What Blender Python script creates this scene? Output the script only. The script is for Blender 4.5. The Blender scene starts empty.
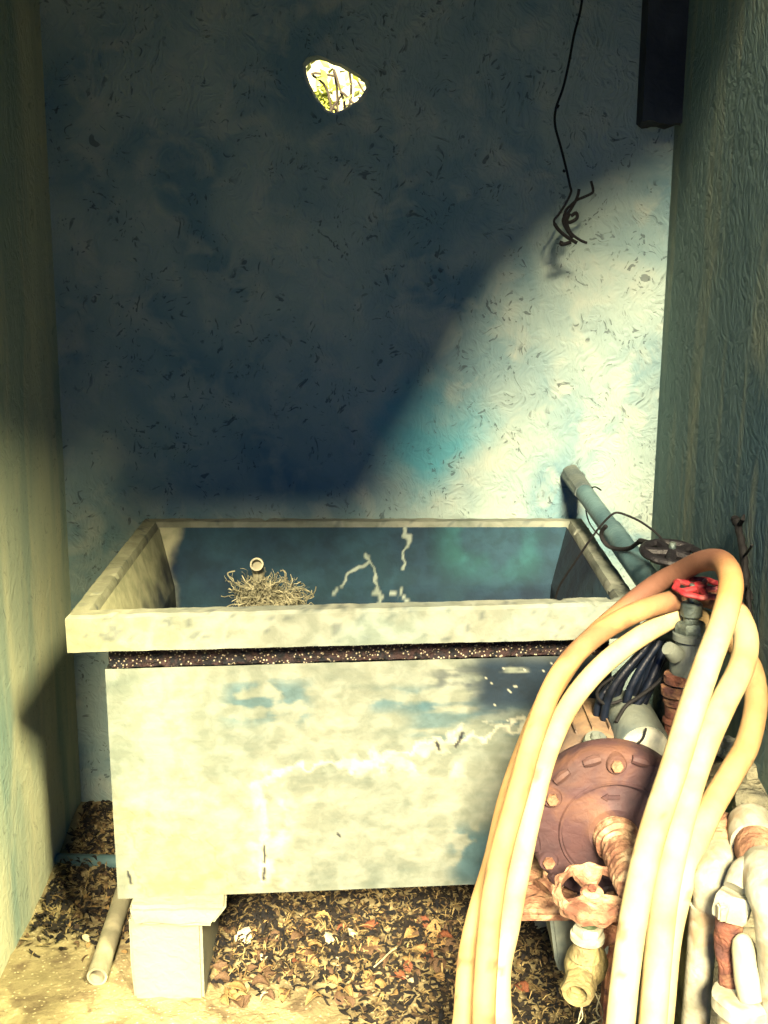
import bpy, bmesh, math, random
from mathutils import Vector, Matrix, noise as mn
random.seed(7)
S = bpy.context.scene
C = S.collection
PI = math.pi

# ------------------------------------------------------------------ camera
CH, PITCH, F = 1.56, math.radians(13.8), 1150.0
cd = bpy.data.cameras.new('camera'); cam = bpy.data.objects.new('camera', cd); C.objects.link(cam)
cd.sensor_fit = 'HORIZONTAL'; cd.sensor_width = 36.0; cd.lens = 36.0*F/768.0; cd.clip_start = .02
cam.location = (0, 0, CH); cam.rotation_euler = (PI/2-PITCH, 0, 0)
S.camera = cam
S.view_settings.view_transform = 'Standard'; S.view_settings.look = 'None'
S.view_settings.gamma = 1.0; S.view_settings.use_curve_mapping = False
S.view_settings.exposure = 0.0

# ------------------------------------------------------------------ sky, sun, added fill lamps
W = bpy.data.worlds.new('sky'); S.world = W; W.use_nodes = True
wb = W.node_tree.nodes['Background']; wb.inputs[0].default_value = (.002, .14, .60, 1); wb.inputs[1].default_value = 2.9
TZ, TX = .70, -.01
sl = bpy.data.lights.new('sun', 'SUN'); sun = bpy.data.objects.new('sun', sl); C.objects.link(sun)
sl.energy = 46; sl.color = (1, .82, .53); sl.angle = math.radians(15)
sun.rotation_euler = Vector((TX, 1, -TZ)).to_track_quat('-Z', 'Y').to_euler()
def area(name, loc, aim, sx, sy, power, col, spread=180):
    l = bpy.data.lights.new(name, 'AREA'); l.shape = 'RECTANGLE'; l.size = sx; l.size_y = sy
    l.energy = power; l.color = col; l.spread = math.radians(spread)
    o = bpy.data.objects.new(name, l); C.objects.link(o); o.location = loc
    o.rotation_euler = (Vector(aim)-Vector(loc)).to_track_quat('-Z', 'Y').to_euler()
    return o
area('fill_lamp_left', (-3.0, -.6, 4.6), (.69, 2.1, .8), 1.3, 1.3, 900, (.95, .95, .62))  # added fill lamp, brightens the right wall
area('fill_lamp_right', (2.4, -2.0, 4.8), (-.8, 2.2, .6), 1.0, 1.0, 6500, (1, .88, .50))  # added warm fill lamp, brightens the left wall

# ------------------------------------------------------------------ pixel -> place
def ray(px, py):
    u = (px-384)/F; v = (py-512)/F
    c, s = math.cos(PITCH), math.sin(PITCH)
    return Vector((u, c - v*s, -s - v*c))
def at(px, py, Y):
    r = ray(px, py); return Vector((0, 0, CH)) + r*(Y/r.y)
def atx(px, py, X):
    r = ray(px, py); return Vector((0, 0, CH)) + r*(X/r.x)
def atz(px, py, Z=0.0):
    r = ray(px, py); return Vector((0, 0, CH)) + r*((Z-CH)/r.z)

# ------------------------------------------------------------------ materials
ALB = .40           # darkens every colour so less bounced light fills the shade
def srgb(r, g, b):
    f = lambda c: (c/255/12.92) if c/255 <= .04045 else ((c/255+.055)/1.055)**2.4
    return (f(r)*ALB, f(g)*ALB, f(b)*ALB, 1)
def mat(name, c1, c2=None, scale=8, rough=.8, bump=.3, bscale=40, metal=0, c3=None, s3=3, lo=.4, hi=.6,
        attr=None, stretch=None, bdist=.01, spots=None, coat=0):
    m = bpy.data.materials.new(name); m.use_nodes = True
    nt = m.node_tree; N = nt.nodes; L = nt.links; b = N['Principled BSDF']
    b.inputs['Roughness'].default_value = rough; b.inputs['Metallic'].default_value = metal; b.inputs['Specular IOR Level'].default_value = .22
    tc = N.new('ShaderNodeTexCoord'); vec = tc.outputs['Object']
    if stretch:
        mp = N.new('ShaderNodeMapping'); mp.inputs['Scale'].default_value = stretch
        L.new(vec, mp.inputs[0]); vec = mp.outputs[0]
    def nz(sc, det=6, dist=.3):
        n = N.new('ShaderNodeTexNoise'); n.inputs['Scale'].default_value = sc
        n.inputs['Detail'].default_value = det; n.inputs['Distortion'].default_value = dist
        L.new(vec, n.inputs['Vector']); return n.outputs[0]
    def ramp(src, a, bb):
        r = N.new('ShaderNodeMapRange'); r.inputs[1].default_value = a; r.inputs[2].default_value = bb
        L.new(src, r.inputs[0]); return r.outputs[0]
    def mix(fac, a, bb, mode='MIX'):
        x = N.new('ShaderNodeMix'); x.data_type = 'RGBA'; x.blend_type = mode
        for s, v in ((0, fac), (6, a), (7, bb)):
            if hasattr(v, 'is_output'): L.new(v, x.inputs[s])
            else: x.inputs[s].default_value = v
        return x.outputs[2]
    if attr:
        an = N.new('ShaderNodeAttribute'); an.attribute_name = attr; col = an.outputs[0]
        if c2: col = mix(ramp(nz(scale), lo, hi), col, c2, 'MULTIPLY')
    elif c2: col = mix(ramp(nz(scale), lo, hi), c1, c2)
    else: col = c1
    if c3: col = mix(ramp(nz(s3, 8, .8), .5, .68), col, c3)
    if spots:
        sc, thr, sc_col = spots
        vo = N.new('ShaderNodeTexVoronoi'); vo.inputs['Scale'].default_value = sc; L.new(vec, vo.inputs['Vector'])
        col = mix(ramp(vo.outputs[0], thr, thr*.6), col, sc_col)
    if hasattr(col, 'is_output'): L.new(col, b.inputs['Base Color'])
    else: b.inputs['Base Color'].default_value = col
    if bump:
        bn = N.new('ShaderNodeBump'); bn.inputs['Strength'].default_value = bump; bn.inputs['Distance'].default_value = bdist
        L.new(nz(bscale, 8, .6), bn.inputs['Height']); L.new(bn.outputs[0], b.inputs['Normal'])
    if coat: b.inputs['Coat Weight'].default_value = coat
    return m

def plaster(name, base, dark, pale, flecks=1.0, streak=False, tint=None):
    """old lime plaster: blotches, trowel ridges, short curved scratches"""
    m = bpy.data.materials.new(name); m.use_nodes = True
    nt = m.node_tree; N = nt.nodes; L = nt.links; b = N['Principled BSDF']; b.inputs['Roughness'].default_value = .92
    b.inputs['Specular IOR Level'].default_value = .15
    tc = N.new('ShaderNodeTexCoord'); v0 = tc.outputs['Object']
    def mp(scale, rot=(0, 0, 0), src=v0):
        q = N.new('ShaderNodeMapping'); q.inputs['Scale'].default_value = scale; q.inputs['Rotation'].default_value = rot
        L.new(src, q.inputs[0]); return q.outputs[0]
    def nz(src, sc, det=5, dist=0):
        n = N.new('ShaderNodeTexNoise'); n.inputs['Scale'].default_value = sc; n.inputs['Detail'].default_value = det
        n.inputs['Distortion'].default_value = dist; L.new(src, n.inputs['Vector']); return n
    def rng(src, a, c, o0=0, o1=1):
        r = N.new('ShaderNodeMapRange'); r.inputs[1].default_value = a; r.inputs[2].default_value = c
        r.inputs[3].default_value = o0; r.inputs[4].default_value = o1; L.new(src, r.inputs[0]); return r.outputs[0]
    def mix(f, a, c):
        x = N.new('ShaderNodeMix'); x.data_type = 'RGBA'
        for s, v in ((0, f), (6, a), (7, c)):
            if hasattr(v, 'is_output'): L.new(v, x.inputs[s])
            else: x.inputs[s].default_value = v
        return x.outputs[2]
    def mul(a, c):
        q = N.new('ShaderNodeMath'); q.operation = 'MULTIPLY'
        for i, v in enumerate((a, c)):
            if hasattr(v, 'is_output'): L.new(v, q.inputs[i])
            else: q.inputs[i].default_value = v
        return q.outputs[0]
    st = (1, 1, .18) if streak else (1, 1, 1)
    blot = rng(nz(mp(st), 3.2, 7, .5).outputs[0], .40, .62)
    col = mix(blot, base, dark)
    col = mix(rng(nz(mp(st), 11, 7, .6).outputs[0], .50, .75), col, pale)
    if tint:                                        # cyan glow at the sun's edge, painted into the wall colour
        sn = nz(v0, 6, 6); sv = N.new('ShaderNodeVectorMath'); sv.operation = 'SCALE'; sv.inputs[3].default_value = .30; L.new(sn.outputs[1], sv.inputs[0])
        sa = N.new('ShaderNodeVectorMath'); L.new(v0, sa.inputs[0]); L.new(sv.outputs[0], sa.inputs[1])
        sd = N.new('ShaderNodeVectorMath'); sd.operation = 'DISTANCE'; L.new(sa.outputs[0], sd.inputs[0]); sd.inputs[1].default_value = tint[0]+Vector((.15, .15, .15))
        col = mix(mul(rng(sd.outputs[1], tint[1], tint[1]*.25), .8), col, tint[2])
    # warped coordinates for scratches
    wn = nz(v0, 9, 2); wm = N.new('ShaderNodeVectorMath'); wm.operation = 'SCALE'; wm.inputs[3].default_value = .16
    L.new(wn.outputs[1], wm.inputs[0])
    wa = N.new('ShaderNodeVectorMath'); L.new(v0, wa.inputs[0]); L.new(wm.outputs[0], wa.inputs[1])
    sc1 = nz(mp((95, 95, 26), (0, .5, 0), wa.outputs[0]), 1, 2).outputs[0]
    sc2 = nz(mp((30, 95, 85), (0, -.4, 0), wa.outputs[0]), 1, 2).outputs[0]
    gate = rng(nz(v0, 16, 3).outputs[0], .44, .58)
    fl = mul(rng(sc1, .635, .67), gate)
    fl2 = mul(rng(sc2, .645, .68), gate)
    col = mix(mul(fl, (.62)*flecks), col, srgb(50, 62, 70))
    col = mix(mul(fl2, (.62)*flecks), col, srgb(60, 70, 76))
    L.new(col, b.inputs['Base Color'])
    add = N.new('ShaderNodeMath'); add.operation = 'ADD'
    L.new(mul(sc1, 1.0), add.inputs[0]); L.new(mul(nz(wa.outputs[0], 22, 6, 1).outputs[0], 1.2), add.inputs[1])
    sub = N.new('ShaderNodeMath'); sub.operation = 'SUBTRACT'; L.new(add.outputs[0], sub.inputs[0]); L.new(mul(fl, .7), sub.inputs[1])
    bn = N.new('ShaderNodeBump'); bn.inputs['Strength'].default_value = .25 if streak else .45; bn.inputs['Distance'].default_value = .012
    L.new(sub.outputs[0], bn.inputs['Height']); L.new(bn.outputs[0], b.inputs['Normal'])
    return m

M = {}
M['back'] = plaster('old_lime_plaster', srgb(166, 188, 180), srgb(118, 154, 162), srgb(186, 198, 184), tint=(at(424, 445, 2.85), .18, srgb(70, 168, 186)))
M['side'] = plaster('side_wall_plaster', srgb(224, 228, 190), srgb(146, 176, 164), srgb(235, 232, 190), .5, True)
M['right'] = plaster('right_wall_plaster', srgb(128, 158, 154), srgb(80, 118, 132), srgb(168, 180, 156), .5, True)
M['roof'] = mat('dark_roof_concrete', srgb(60, 68, 74), srgb(40, 48, 56))  # darkened to cut the light bounced off the roof
M['floor'] = mat('dusty_ground', srgb(190, 176, 130), srgb(150, 138, 100), 9, .95, .6, 60, c3=srgb(120, 105, 78), s3=14, spots=(90, .26, srgb(208, 195, 152)))
M['yard'] = mat('yard_ground', srgb(66, 72, 70), srgb(50, 56, 54), 3, .95)
M['conc_attr'] = mat('weathered_concrete', None, (.72, .74, .72, 1), 26, .9, .5, 55, attr='wear', bdist=.004)
M['conc'] = mat('pale_concrete', srgb(164, 162, 136), srgb(146, 150, 132), 12, .9, .6, 50, bdist=.006)
M['aggr'] = mat('exposed_aggregate', srgb(56, 38, 38), srgb(14, 20, 28), 60, .8, 1.0, 130, spots=(150, .32, srgb(185, 175, 150)), bdist=.01)
M['pvc'] = mat('grey_plastic_pipe', srgb(96, 128, 132), srgb(66, 96, 104), 10, .45, .15, 60)
M['pvc_pale'] = mat('pale_plastic_pipe', srgb(205, 200, 165), srgb(160, 158, 130), 14, .6, .2, 60)
M['steel'] = mat('dull_galvanised', srgb(120, 134, 126), srgb(70, 84, 84), 30, .5, .4, 80, .5)
M['whitep'] = mat('white_painted_iron', srgb(200, 200, 178), srgb(166, 166, 144), 30, .6, .25, 70, c3=srgb(170, 150, 120), s3=22)
M['rust'] = mat('rust', srgb(134, 84, 66), srgb(92, 60, 54), 30, .85, .7, 90, c3=srgb(176, 132, 96), s3=25)
M['rustpale'] = mat('pale_rust', srgb(176, 134, 104), srgb(124, 84, 66), 32, .9, .9, 60, c3=srgb(220, 190, 150), s3=20)
M['pump'] = mat('red_oxide_paint', srgb(88, 62, 64), srgb(66, 50, 56), 12, .7, .3, 60, c3=srgb(120, 86, 70), s3=10)
M['motor'] = mat('dusty_motor_paint', srgb(150, 124, 96), srgb(96, 84, 76), 10, .6, .3, 60, c3=srgb(70, 74, 76), s3=8)
M['capgrey'] = mat('grey_enamel', srgb(120, 128, 118), srgb(86, 98, 98), 14, .5, .2, 60)
M['brass'] = mat('weathered_brass', srgb(170, 156, 108), srgb(130, 118, 84), 35, .6, .6, 70, .2, c3=srgb(205, 190, 130), s3=20)
M['green'] = mat('green_patina', srgb(110, 128, 92), srgb(84, 104, 78), 30, .6, .4, 70, .3)
M['redp'] = mat('red_wheel_paint', srgb(176, 52, 58), srgb(110, 30, 40), 30, .55, .3, 60, c3=srgb(225, 120, 110), s3=30)
M['black'] = mat('black_rubber', srgb(1, 2, 6), srgb(4, 5, 10), 20, .8, .3, 80)
M['blackw'] = mat('dark_iron_wheel', srgb(7, 7, 14), srgb(14, 13, 20), 30, .6, .5, 60)
M['cable'] = mat('dark_cable', srgb(16, 26, 42), srgb(8, 14, 26), 20, .4, .2, 60)
M['hose'] = mat('ribbed_hose_rubber', None, (.84, .80, .74, 1), 18, .78, .25, 120, attr='wear', bdist=.003, c3=None)
M['rock'] = mat('rubble_stone', srgb(176, 172, 140), srgb(112, 112, 96), 12, .9, .9, 40, bdist=.02)
M['foil'] = mat('crumpled_film', srgb(215, 215, 195), srgb(160, 165, 150), 20, .35, .2, 60)
M['root'] = mat('dry_roots', srgb(190, 186, 150), srgb(120, 120, 96), 30, .95, 0)
M['litter'] = mat('dry_litter', srgb(128, 108, 72), srgb(56, 44, 34), 30, .95, 0)
LEAF = [mat('leaf_brown', srgb(116, 92, 66), srgb(86, 66, 48), 20, .8, .2, 60), mat('leaf_tan', srgb(180, 150, 96), srgb(140, 112, 70), 20, .8, .2, 60),
        mat('leaf_rust', srgb(150, 92, 60), srgb(112, 66, 46), 20, .8, .2, 60), mat('leaf_pale', srgb(225, 215, 180), srgb(190, 180, 140), 20, .8, .2, 60)]
M['leafg'] = mat('sunlit_foliage', srgb(225, 230, 130), srgb(205, 215, 90), 6, .7, 0)
M['bark'] = mat('twig_bark', srgb(96, 88, 70), srgb(70, 62, 52), 20, .9, 0)
M['white'] = mat('whitewash', srgb(215, 212, 175), srgb(200, 198, 158), 2, .9, .2)

# ------------------------------------------------------------------ building helpers
def tag(o, label=None, cat=None, group=None, kind=None):
    for k, v in (('label', label), ('category', cat), ('group', group), ('kind', kind)):
        if v: o[k] = v
    return o
def link(name, me, m=None, parent=None, smooth=True):
    o = bpy.data.objects.new(name, me); C.objects.link(o)
    if m: me.materials.append(m)
    if smooth:
        me.polygons.foreach_set('use_smooth', [True]*len(me.polygons))
        try: me.set_sharp_from_angle(angle=math.radians(38))
        except Exception: pass
    if parent:
        o.parent = parent; o.matrix_parent_inverse = Matrix.Translation(-parent.location)
    return o
def build(name, bm, m=None, parent=None, smooth=True):
    me = bpy.data.meshes.new(name); bmesh.ops.recalc_face_normals(bm, faces=bm.faces) ; bm.to_mesh(me); bm.free()
    return link(name, me, m, parent, smooth)
def empty(name, loc):
    o = bpy.data.objects.new(name, None); C.objects.link(o); o.location = loc; o.empty_display_size = .05
    return o
def box(bm, c, s, bev=0, rot=None, mat4=None):
    g = bmesh.new(); bmesh.ops.create_cube(g, size=1)
    for v in g.verts: v.co = Vector((v.co.x*s[0], v.co.y*s[1], v.co.z*s[2]))
    if bev: bmesh.ops.bevel(g, geom=g.edges[:], offset=bev, segments=2, affect='EDGES')
    T = Matrix.Translation(c) @ (rot.to_4x4() if rot else Matrix.Identity(4))
    merge(bm, g, T)
def merge(bm, g, T):
    mp = {}
    for v in g.verts: mp[v] = bm.verts.new(T @ v.co)
    for f in g.faces:
        try: bm.faces.new([mp[v] for v in f.verts])
        except ValueError: pass
    g.free()
def frames(P):
    n = len(P); T = [(P[min(i+1, n-1)]-P[max(i-1, 0)]).normalized() for i in range(n)]
    up = Vector((0, 0, 1)) if abs(T[0].z) < .9 else Vector((0, 1, 0))
    a = T[0].cross(up).normalized(); out = []
    for i in range(n):
        if i:
            q = T[i-1].rotation_difference(T[i]); a = q @ a
        a = (a - T[i]*a.dot(T[i])).normalized(); out.append((a, T[i].cross(a)))
    return out
def tube(bm, P, R, seg=12, caps=True, rough=0, hole=None):
    """sweep a round section along P; R a radius or one per point"""
    P = [Vector(p) for p in P]
    if not hasattr(R, '__len__'): R = [R]*len(P)
    fr = frames(P); rings = []
    for i, (p, (a, b)) in enumerate(zip(P, fr)):
        ring = []
        for k in range(seg):
            t = 2*PI*k/seg; d = a*math.cos(t)+b*math.sin(t); rr = R[i]
            if rough: rr *= 1+rough*mn.noise((p+d*rr)*60)
            ring.append(bm.verts.new(p+d*rr))
        rings.append(ring)
    for r0, r1 in zip(rings, rings[1:]):
        for k in range(seg): bm.faces.new((r0[k], r0[(k+1) % seg], r1[(k+1) % seg], r1[k]))
    if caps:
        bm.faces.new(rings[0]); bm.faces.new(rings[-1][::-1])
    return rings
def smooth_path(P, n=8):
    P = [Vector(p) for p in P]; Q = [P[0]*2-P[1]]+P+[P[-1]*2-P[-2]]; out = []
    for i in range(1, len(Q)-2):
        for k in range(n):
            t = k/n; a, b, c, d = Q[i-1:i+3]
            out.append(.5*((2*b)+(c-a)*t+(2*a-5*b+4*c-d)*t*t+(-a+3*b-3*c+d)*t**3))
    out.append(P[-1]); return out
def lathe(bm, prof, origin, axis, seg=32, ang0=0, ngon=None, rough=0):
    """prof: (radius, distance along axis)"""
    axis = Vector(axis).normalized(); up = Vector((0, 0, 1)) if abs(axis.z) < .9 else Vector((0, 1, 0))
    a = axis.cross(up).normalized(); b = axis.cross(a); origin = Vector(origin); rings = []
    seg = ngon or seg
    for r, d in prof:
        ring = []
        for k in range(seg):
            t = ang0+2*PI*k/seg; dd = a*math.cos(t)+b*math.sin(t); rr = max(r, 1e-4)
            p = origin+axis*d+dd*rr
            if rough: p += dd*rr*rough*mn.noise(p*50)
            ring.append(bm.verts.new(p))
        rings.append(ring)
    for r0, r1 in zip(rings, rings[1:]):
        for k in range(seg): bm.faces.new((r0[k], r0[(k+1) % seg], r1[(k+1) % seg], r1[k]))
    bm.faces.new(rings[0][::-1]); bm.faces.new(rings[-1])
def hexnut(bm, o, ax, r, h, bev=.12):
    lathe(bm, [(r*(1-bev), 0), (r, h*.2), (r, h*.8), (r*(1-bev), h)], o, ax, ngon=6)
def pipe_end(bm, p0, p1, ro, ri, seg=24, rough=0):
    """open pipe, hollow, p0 -> p1"""
    p0, p1 = Vector(p0), Vector(p1); ax = (p1-p0); L = ax.length; ax.normalize()
    up = Vector((0, 0, 1)) if abs(ax.z) < .9 else Vector((0, 1, 0)); a = ax.cross(up).normalized(); b = ax.cross(a)
    prof = [(ri, L), (ro, L), (ro, L*.5), (ro, 0), (ri, 0), (ri, L)]; rings = []
    for r, d in prof[:-1]:
        rings.append([bm.verts.new(p0+ax*d+(a*math.cos(2*PI*k/seg)+b*math.sin(2*PI*k/seg))*r*(1+rough*mn.noise(Vector((k*3.1, r*9, d*9))))) for k in range(seg)])
    rings.append(rings[0])
    for r0, r1 in zip(rings, rings[1:]):
        for k in range(seg): bm.faces.new((r0[k], r0[(k+1) % seg], r1[(k+1) % seg], r1[k]))
def paint(me, fn, name='wear'):
    a = me.color_attributes.new(name, 'FLOAT_COLOR', 'POINT')
    buf = []
    for v in me.vertices: buf.extend(fn(v.co))
    a.data.foreach_set('color', buf)
def lerp(a, b, t):
    t = max(0, min(1, t)); return tuple(a[i]+(b[i]-a[i])*t for i in range(4))
def fb(p, s, o=4): return mn.fractal(Vector(p)*s, 1.0, 2.0, o)
def sm(a, b, x):
    t = max(0, min(1, (x-a)/(b-a))) if a != b else 0; return t*t*(3-2*t)

# ------------------------------------------------------------------ the room
XL, XR, YB, ZC = -.825, .685, 2.85, 2.25
def slab(name, lo, hi, m, kind='structure', bev=0):
    bm = bmesh.new(); c = [(a+b)/2 for a, b in zip(lo, hi)]; box(bm, c, [b-a for a, b in zip(lo, hi)], bev)
    o = build(name, bm, m, smooth=False); o['kind'] = kind; return o
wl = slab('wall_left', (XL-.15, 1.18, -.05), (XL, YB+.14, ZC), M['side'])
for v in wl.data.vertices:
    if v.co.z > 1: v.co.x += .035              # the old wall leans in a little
slab('sun_blocker', (XL, 1.18, -.05), (-.590, 1.38, ZC), M['side'])          # unseen pier added to keep sun off the left corner
slab('wall_right', (XR, .30, -.05), (XR+.15, YB+.14, 3.8), M['right'])  # unseen part lengthened and raised to block the right fill lamp
# back wall with the broken hole
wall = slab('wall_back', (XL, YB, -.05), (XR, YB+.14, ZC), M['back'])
hole_px = [(306, 67), (311, 62), (320, 60), (327, 62), (333, 65), (340, 67), (348, 72), (357, 77), (364, 82), (366, 88), (362, 95),
           (357, 101), (350, 105), (342, 110), (334, 113), (327, 110), (322, 104), (316, 96), (310, 84), (307, 75)]
cut = bmesh.new(); hc = at(336, 87, YB); f0 = []; f1 = []; f2 = []
for i, (x, y) in enumerate(hole_px):
    p = at(x, y, YB+.05); d = p-hc; d.y = 0
    f1.append(cut.verts.new(p)); f0.append(cut.verts.new(Vector((p.x, YB-.02, p.z))+d*(.12+.10*random.random())+Vector((.004, 0, -.006))))
    f2.append(cut.verts.new(Vector((p.x, YB+.17, p.z))+d*(.35+.3*random.random())))
n = len(f0)
for A, B in ((f0, f1), (f1, f2)):
    for k in range(n): cut.faces.new((A[k], A[(k+1) % n], B[(k+1) % n], B[k]))
cut.faces.new(f0[::-1]); cut.faces.new(f2)
co = build('hole_cutter', cut); bo = wall.modifiers.new('hole', 'BOOLEAN'); bo.object = co; bo.operation = 'DIFFERENCE'; bo.solver = 'EXACT'
dg = bpy.context.evaluated_depsgraph_get(); me = bpy.data.meshes.new_from_object(wall.evaluated_get(dg))
wall.modifiers.clear(); wall.data = me; bpy.data.objects.remove(co)
# roof slab, unseen, its front edge shaped to cut sun off the wall
edge = [(XL-.15, .25), (.13, .33), (.22, .78), (.30, 1.13), (.38, 1.46), (.50, 1.71), (XR, 2.02)]
bm = bmesh.new(); lo = []; hi = []
for x, y in [(x+.01*(2.85-y) if i else x, y) for i, (x, y) in enumerate(edge)]+[(XR, YB+.14), (XL-.15, YB+.14)]:
    lo.append(bm.verts.new((x, y, ZC))); hi.append(bm.verts.new((x, y, ZC+.1)))
n = len(lo)
for k in range(n): bm.faces.new((lo[k], lo[(k+1) % n], hi[(k+1) % n], hi[k]))
bm.faces.new(lo[::-1]); bm.faces.new(hi)
build('ceiling', bm, M['roof'], smooth=False)['kind'] = 'structure'
# concrete stub of a beam in the upper right corner
a = at(636, 126, YB); bm = bmesh.new()
box(bm, ((a.x+XR)/2, YB-.035, (a.z+ZC)/2), (XR-a.x, .07, ZC-a.z))
bmesh.ops.subdivide_edges(bm, edges=bm.edges[:], cuts=6, use_grid_fill=True)
for v in bm.verts:
    if v.co.z < a.z+.01: v.co.z += .012*mn.noise(v.co*40)
o = build('trim_1', bm, M['roof'], smooth=False); o['kind'] = 'structure'

# floor: earth, bumpy inside, flat yard outside
def ground(x, y):
    z = .010*fb((x, y, 0), 5)+.004*fb((x, y, 3), 25)
    z += .05*sm(2.45, 2.80, y)                       # earth banked against the back wall
    return z
bm = bmesh.new(); nx, ny = 90, 140; vs = []
for j in range(ny+1):
    row = []
    for i in range(nx+1):
        x = XL-.14+(XR-XL+.28)*i/nx; y = .3+(YB+.1-.3)*j/ny
        row.append(bm.verts.new((x, y, ground(x, y))))
    vs.append(row)
for j in range(ny):
    for i in range(nx): bm.faces.new((vs[j][i], vs[j][i+1], vs[j+1][i+1], vs[j+1][i]))
build('floor', bm, M['floor'])['kind'] = 'structure'
slab('yard', (-6, -7, -.3), (6, 14, -.03), M['yard'])

# ------------------------------------------------------------------ seen through the hole
slab('backdrop_wall', (-4, 8.0, -.3), (3, 8.2, 4.2), M['white'])  # added backdrop, hides the blue sky so the hole looks cream
t = empty('shrub', (-.35, 5.6, -.03)); tag(t, 'sunlit yellow green shrub seen through the hole in the wall', 'shrub')
bm = bmesh.new(); hcen = at(336, 90, 5.6)
tube(bm, smooth_path([(-.35, 5.6, -.03), (-.3, 5.6, 1), hcen+Vector((.0, 0, -.1))]), [.03]*10+[.02]*7, 8)
for a_, b_ in (((312, 74), (335, 76)), ((334, 70), (341, 92)), ((341, 92), (356, 106)), ((350, 70), (366, 96)), ((330, 112), (341, 96))):
    tube(bm, smooth_path([hcen+Vector((0, .02, -.3)), (at(*a_, 5.5)+at(*b_, 5.5)+hcen)/3+Vector((0, .03, -.05)), at(*a_, 5.5), at(*b_, 5.5)], 4), .006, 6)
build('twigs', bm, M['bark'], t)
bm = bmesh.new()
for k in range(300):
    c = hcen+Vector((random.gauss(0, .22), random.gauss(0, .15), random.gauss(-.12, .2)))
    if random.random() < .3: c = hcen+Vector((random.gauss(-.08, .05), 0, random.gauss(-.06, .05)))
    R_ = Matrix.Rotation(random.random()*6, 3, Vector((random.random()-.5, random.random()-.5, random.random()-.5)).normalized())
    s = .035; q = [bm.verts.new(c+R_ @ Vector(p)*s) for p in ((0, -1, 0), (.4, 0, .08), (0, 1, 0), (-.4, 0, .08))]; bm.faces.new(q)
build('foliage', bm, M['leafg'], t, smooth=False)

# ------------------------------------------------------------------ the wash tub
ZR = .86                                             # rim height
FL, FR = Vector((-.595, 2.035, 0)), Vector((.497, 2.115, 0))      # front corners of the rim
BL, BR = Vector((-.60, 2.785, 0)), Vector((.497, 2.79, 0))
tub = empty('wash_tub', ((FL.x+FR.x)/2, 2.4, .24))
tag(tub, 'large weathered concrete wash tub with thick rim standing across the recess', 'wash tub')
def quadpt(u, v, inset=0):
    l, r, d = -inset, inset, 0
    p = FL.lerp(FR, u).lerp(BL.lerp(BR, u), v); return p
def ringpts(ins, z, insf=None):
    f = ins if insf is None else insf
    return [Vector((FL.x+ins, FL.y+f, z)), Vector((FR.x-ins, FR.y+f, z)), Vector((BR.x-ins, BR.y-ins, z)), Vector((BL.x+ins, BL.y-ins, z))]
def loopgrid(bm, A, B, nu, nv, jit=0):
    """four-sided band between corner lists A and B"""
    for k in range(4):
        a0, a1, b0, b1 = A[k], A[(k+1) % 4], B[k], B[(k+1) % 4]; rows = []
        for j in range(nv+1):
            rows.append([bm.verts.new(a0.lerp(a1, i/nu).lerp(b0.lerp(b1, i/nu), j/nv)) for i in range(nu+1)])
        for j in range(nv):
            for i in range(nu): bm.faces.new((rows[j][i], rows[j][i+1], rows[j+1][i+1], rows[j+1][i]))
cream = srgb(144, 150, 136); grey = srgb(104, 118, 110); teal = srgb(62, 100, 112); deep = srgb(16, 38, 54)
ochre = srgb(160, 156, 114); white = srgb(190, 192, 172); tealpale = srgb(120, 165, 160)
def seg_d(x, y, pts):
    best = 1e9
    for (x0, y0), (x1, y1) in zip(pts, pts[1:]):
        dx, dy = x1-x0, y1-y0; t_ = max(0, min(1, ((x-x0)*dx+(y-y0)*dy)/(dx*dx+dy*dy+1e-9)))
        best = min(best, math.hypot(x-x0-dx*t_, y-y0-dy*t_))
    return best
CP, SP = math.cos(PITCH), math.sin(PITCH)
def topx(p):
    y = p.y*CP-(p.z-CH)*SP; z = p.y*SP+(p.z-CH)*CP
    return 384+F*p.x/y, 512-F*z/y
def box_mask(x, y, x0, x1, y0, y1, s=14):
    return sm(x0-s, x0+s, x)*(1-sm(x1-s, x1+s, x))*sm(y0-s, y0+s, y)*(1-sm(y1-s, y1+s, y))
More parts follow.
